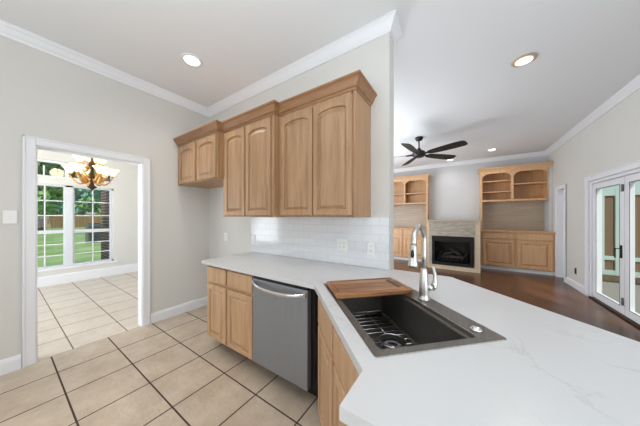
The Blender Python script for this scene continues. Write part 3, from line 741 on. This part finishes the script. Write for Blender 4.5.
gr.tube([(-.62, 6.60, .235), (.12, 6.60, .235)], .008, 6)
for x in (-.6, .1): gr.tube([(x, 6.62, .142), (x, 6.62, .235)], .008, 6); gr.tube([(x, 6.84, .142), (x, 6.84, .235)], .008, 6)
gr.build('log_grate', M['black_matte'], t_)

# ---------------------------------------------------------------- chandelier in the dining room
hx, hy = -5.1, .872
t_ = thing('chandelier', (hx, hy, 1.80), 'two-tier gold scroll chandelier with cream glass bowls in the dining room', 'chandelier')
MB().lathe([(.02, -.05), (.055, -.035), (.065, -.001)], (hx, hy, CE), 24).build('canopy', M['brass'], t_)
mb = MB(); z = CE - .05; k = 0
while z > 2.42:
    pts = [(hx + (.011 * math.cos(R(a)) if k % 2 else 0), hy + (0 if k % 2 else .011 * math.cos(R(a))), z - .02 + .02 * math.sin(R(a))) for a in range(0, 361, 45)]
    mb.tube(pts, .003, 5); z -= .032; k += 1
mb.build('chain', M['brass'], t_)
MB().lathe([(0, 1.80 - 2), (.012, 1.815 - 2), (.02, 1.83 - 2), (.055, 1.855 - 2), (.06, 1.87 - 2), (.03, 1.89 - 2), (.02, 1.93 - 2), (.035, 1.97 - 2), (.045, 2.03 - 2), (.025, .08), (.02, .16), (.04, .20), (.045, .24), (.02, .29), (.015, .42), (0, .42)], (hx, hy, 2.0), 20).build('centre_column', M['bronze'], t_)
bowl = [(.012, 0), (.03, .004), (.05, .02), (.072, .055), (.105, .095), (.128, .112), (.125, .116), (.10, .101), (.066, .06), (.045, .027), (.0, .012)]
def arm_set(cnt, rad, zc_, za, ph, sc):
    for i in range(cnt):
        a = R(360 / cnt * i + ph); u = Vector((math.cos(a), math.sin(a), 0)); c0 = Vector((hx, hy, 0))
        pts = []
        for k in range(13):
            q = k / 12; r_ = .03 + (rad - .03) * q; z = za - .11 * sc * math.sin(math.pi * q * .92) + (zc_ - za) * q ** 2
            pts.append(c0 + u * r_ + Vector((0, 0, z)))
        mb = MB(); mb.tube(pts, [.014 - .004 * k / 12 for k in range(13)], 8)
        # scroll and acanthus leaf
        sc_pts = [c0 + u * (rad * .55 + .05 * (1 - k / 16) * math.cos(k * .55)) + Vector((0, 0, za + .03 + .05 * (1 - k / 16) * math.sin(k * .55))) for k in range(16)]
        mb.tube(sc_pts, .009, 6)
        mb.tube([c0 + u * rad * .3 + Vector((0, 0, za - .06)), c0 + u * rad * .55 + Vector((0, 0, za - .0)), c0 + u * rad * .75 + Vector((0, 0, za + .05))], [.022, .02, .004], 6)
        mb.tube([c0 + u * rad + Vector((0, 0, zc_ - .02)), c0 + u * rad + Vector((0, 0, zc_ + .004))], [.012, .03], 10)
        ar = mb.build('scroll_arm', M['brass'], t_)
        MB().lathe([(r_ * sc * .72, h * sc) for r_, h in bowl], (hx + u.x * rad, hy + u.y * rad, zc_ + .005), 20).build('glass_bowl', M['bowl'], ar)
arm_set(6, .245, 2.06, 2.00, 12, 1.0)
arm_set(3, .145, 2.235, 2.20, 42, .95)
pl_ = bpy.data.lights.new('bulbs', 'POINT'); pl_.energy = 18; pl_.color = (1, .82, .55); pl_.shadow_soft_size = .12
po = bpy.data.objects.new('bulbs', pl_); COL.objects.link(po); po.parent = t_; po.location = (0, 0, .72)

# ---------------------------------------------------------------- outside, seen through the glass
struct(box(-90, -7.1, -40, 60, -.2, -.12).build('lawn', M['lawn']))
struct(box(-8.15, -7.04, 1.56, 1.78, -.12, 3.2).build('trim_7', M['brick']))
t_ = thing('lawn_fence', (-46, 6, -.12), 'long tan cedar board fence across the far side of the lawn', 'fence')
box(-46.03, -45.97, -12, 22, -.12, 1.75).build('fence_boards', M['fence'], t_)
for i in range(15): box(-46.15, -46.04, -11.5 + 2.4 * i, -11.4 + 2.4 * i, -.12, 1.8).build('fence_post', M['bark'], t_)
t_ = thing('air_conditioner', (-18, 3.2, -.12), 'grey outdoor air conditioner unit standing on the lawn outside the dining window', 'air conditioner')
box(-18.35, -17.65, 2.85, 3.55, -.06, .96, bevel=.02).build('housing', M['grey_metal'], t_)
box(-18.4, -17.6, 2.79, 3.61, -.12, -.06).build('pad', M['concrete'], t_)
lv = MB()
for k in range(12): lv.box(-17.648, -17.635, 2.89, 3.51, .02 + .07 * k, .045 + .07 * k)
lv.build('grille', M['black_matte'], t_)
MB().lathe([(.28, 0), (.28, .02), (.25, .03), (.05, .03)], (-18, 3.2, .96), 20).build('fan_guard', M['black_matte'], t_)
def tree(x, y, h, cr, leaf, label, nleaf, low=.12):
    t_ = thing('tree', (x, y, -.12), label, 'tree')
    mb = MB(); mb.tube([(x, y, -.2), (x + .1, y, h * .3), (x - .05, y + .1, h * .6), (x, y, h * .9)], [.028 * h, .022 * h, .015 * h, .04], 10)
    cl = []
    for k in range(12):
        a = k * 2.4; q = k / 11; zz = h * (low + (.9 - low) * q); rr = cr * (.62 - .30 * q); e = Vector((x + rr * math.cos(a), y + rr * math.sin(a), zz))
        mb.tube([(x, y, max(.1, zz - .9)), tuple(e)], [.09, .03], 6); cl.append((e, cr * (.40 - .12 * q)))
    for q in (.25, .45, .65, .85): cl.append((Vector((x, y, h * q)), cr * .5))
    mb.build('trunk', M['bark'], t_)
    lf = MB()
    for i in range(nleaf):
        c_, r_ = random.choice(cl); v = Vector((random.gauss(0, 1), random.gauss(0, 1), random.gauss(0, 1.1))); v = v.normalized() * r_ * random.random() ** .4
        p = c_ + v; a_ = Vector((random.gauss(0, 1), random.gauss(0, 1), random.gauss(0, 1))).normalized(); b_ = a_.orthogonal().normalized(); s_ = random.uniform(.16, .34) * (h / 8)
        if p.z < .5: continue
        lf.face([p + a_ * s_, p + b_ * s_ * .5, p - a_ * s_, p - b_ * s_ * .5])
    tag(lf.build('foliage', leaf, t_), kind='stuff')
tree(-30, 2.1, 9, 1.9, M['leaf'], 'green leafy tree on the lawn seen through the left sash of the dining window', 2600, .3)
tree(-33, 7.6, 9.5, 2.2, M['leaf_teal'], 'bluish green tree on the lawn seen through the right sash behind the air conditioner', 2800, .3)
tree(-53, 3.2, 13, 3.4, M['leaf_teal'], 'tall bluish tree beyond the tan fence, seen furthest left through the window', 3000)
tree(-53, 10.6, 13, 3.4, M['leaf'], 'tall green tree beyond the tan fence near the brick pier', 3000)
tree(-62, 7.4, 16, 3.9, M['leaf_teal'], 'tallest bluish tree standing behind the others far beyond the fence', 3200)
# patio to the right
struct(box(1.95, 8, 2.0, 14, -.16, -.08).build('patio', M['concrete']))
t_ = thing('patio_screen', (3.2, 8.0, -.08), 'pale mint framed screen with brown boards at the far end of the patio', 'screen')
for a, b in ((2.5, 2.79), (2.955, 3.06), (3.62, 3.74)): box(a, b, 7.97, 8.07, -.08, 2.4).build('post', M['mint'], t_)
for a, b in ((2.79, 2.955), (3.06, 3.62)):
    box(a, b, 8.01, 8.03, -.08, 1.87).build('board_panel', M['patio_boards'], t_)
    box(a, b, 7.98, 8.06, .36, .45).build('rail', M['mint'], t_); box(a, b, 7.975, 8.065, -.08, .12).build('rail', M['mint'], t_); box(a, b, 7.975, 8.065, 1.871, 2.4).build('rail', M['mint'], t_)
struct(box(2.1, 2.5, 7.97, 8.1, -.08, 2.9).build('trim_8', M['mint']))
tag(box(2.45, 3.6, 7.55, 7.93, -.08, .02, bevel=.03).build('leaf_litter', M['dirt']), 'strip of dark soil and dead leaves along the patio screen', 'soil', kind='stuff')
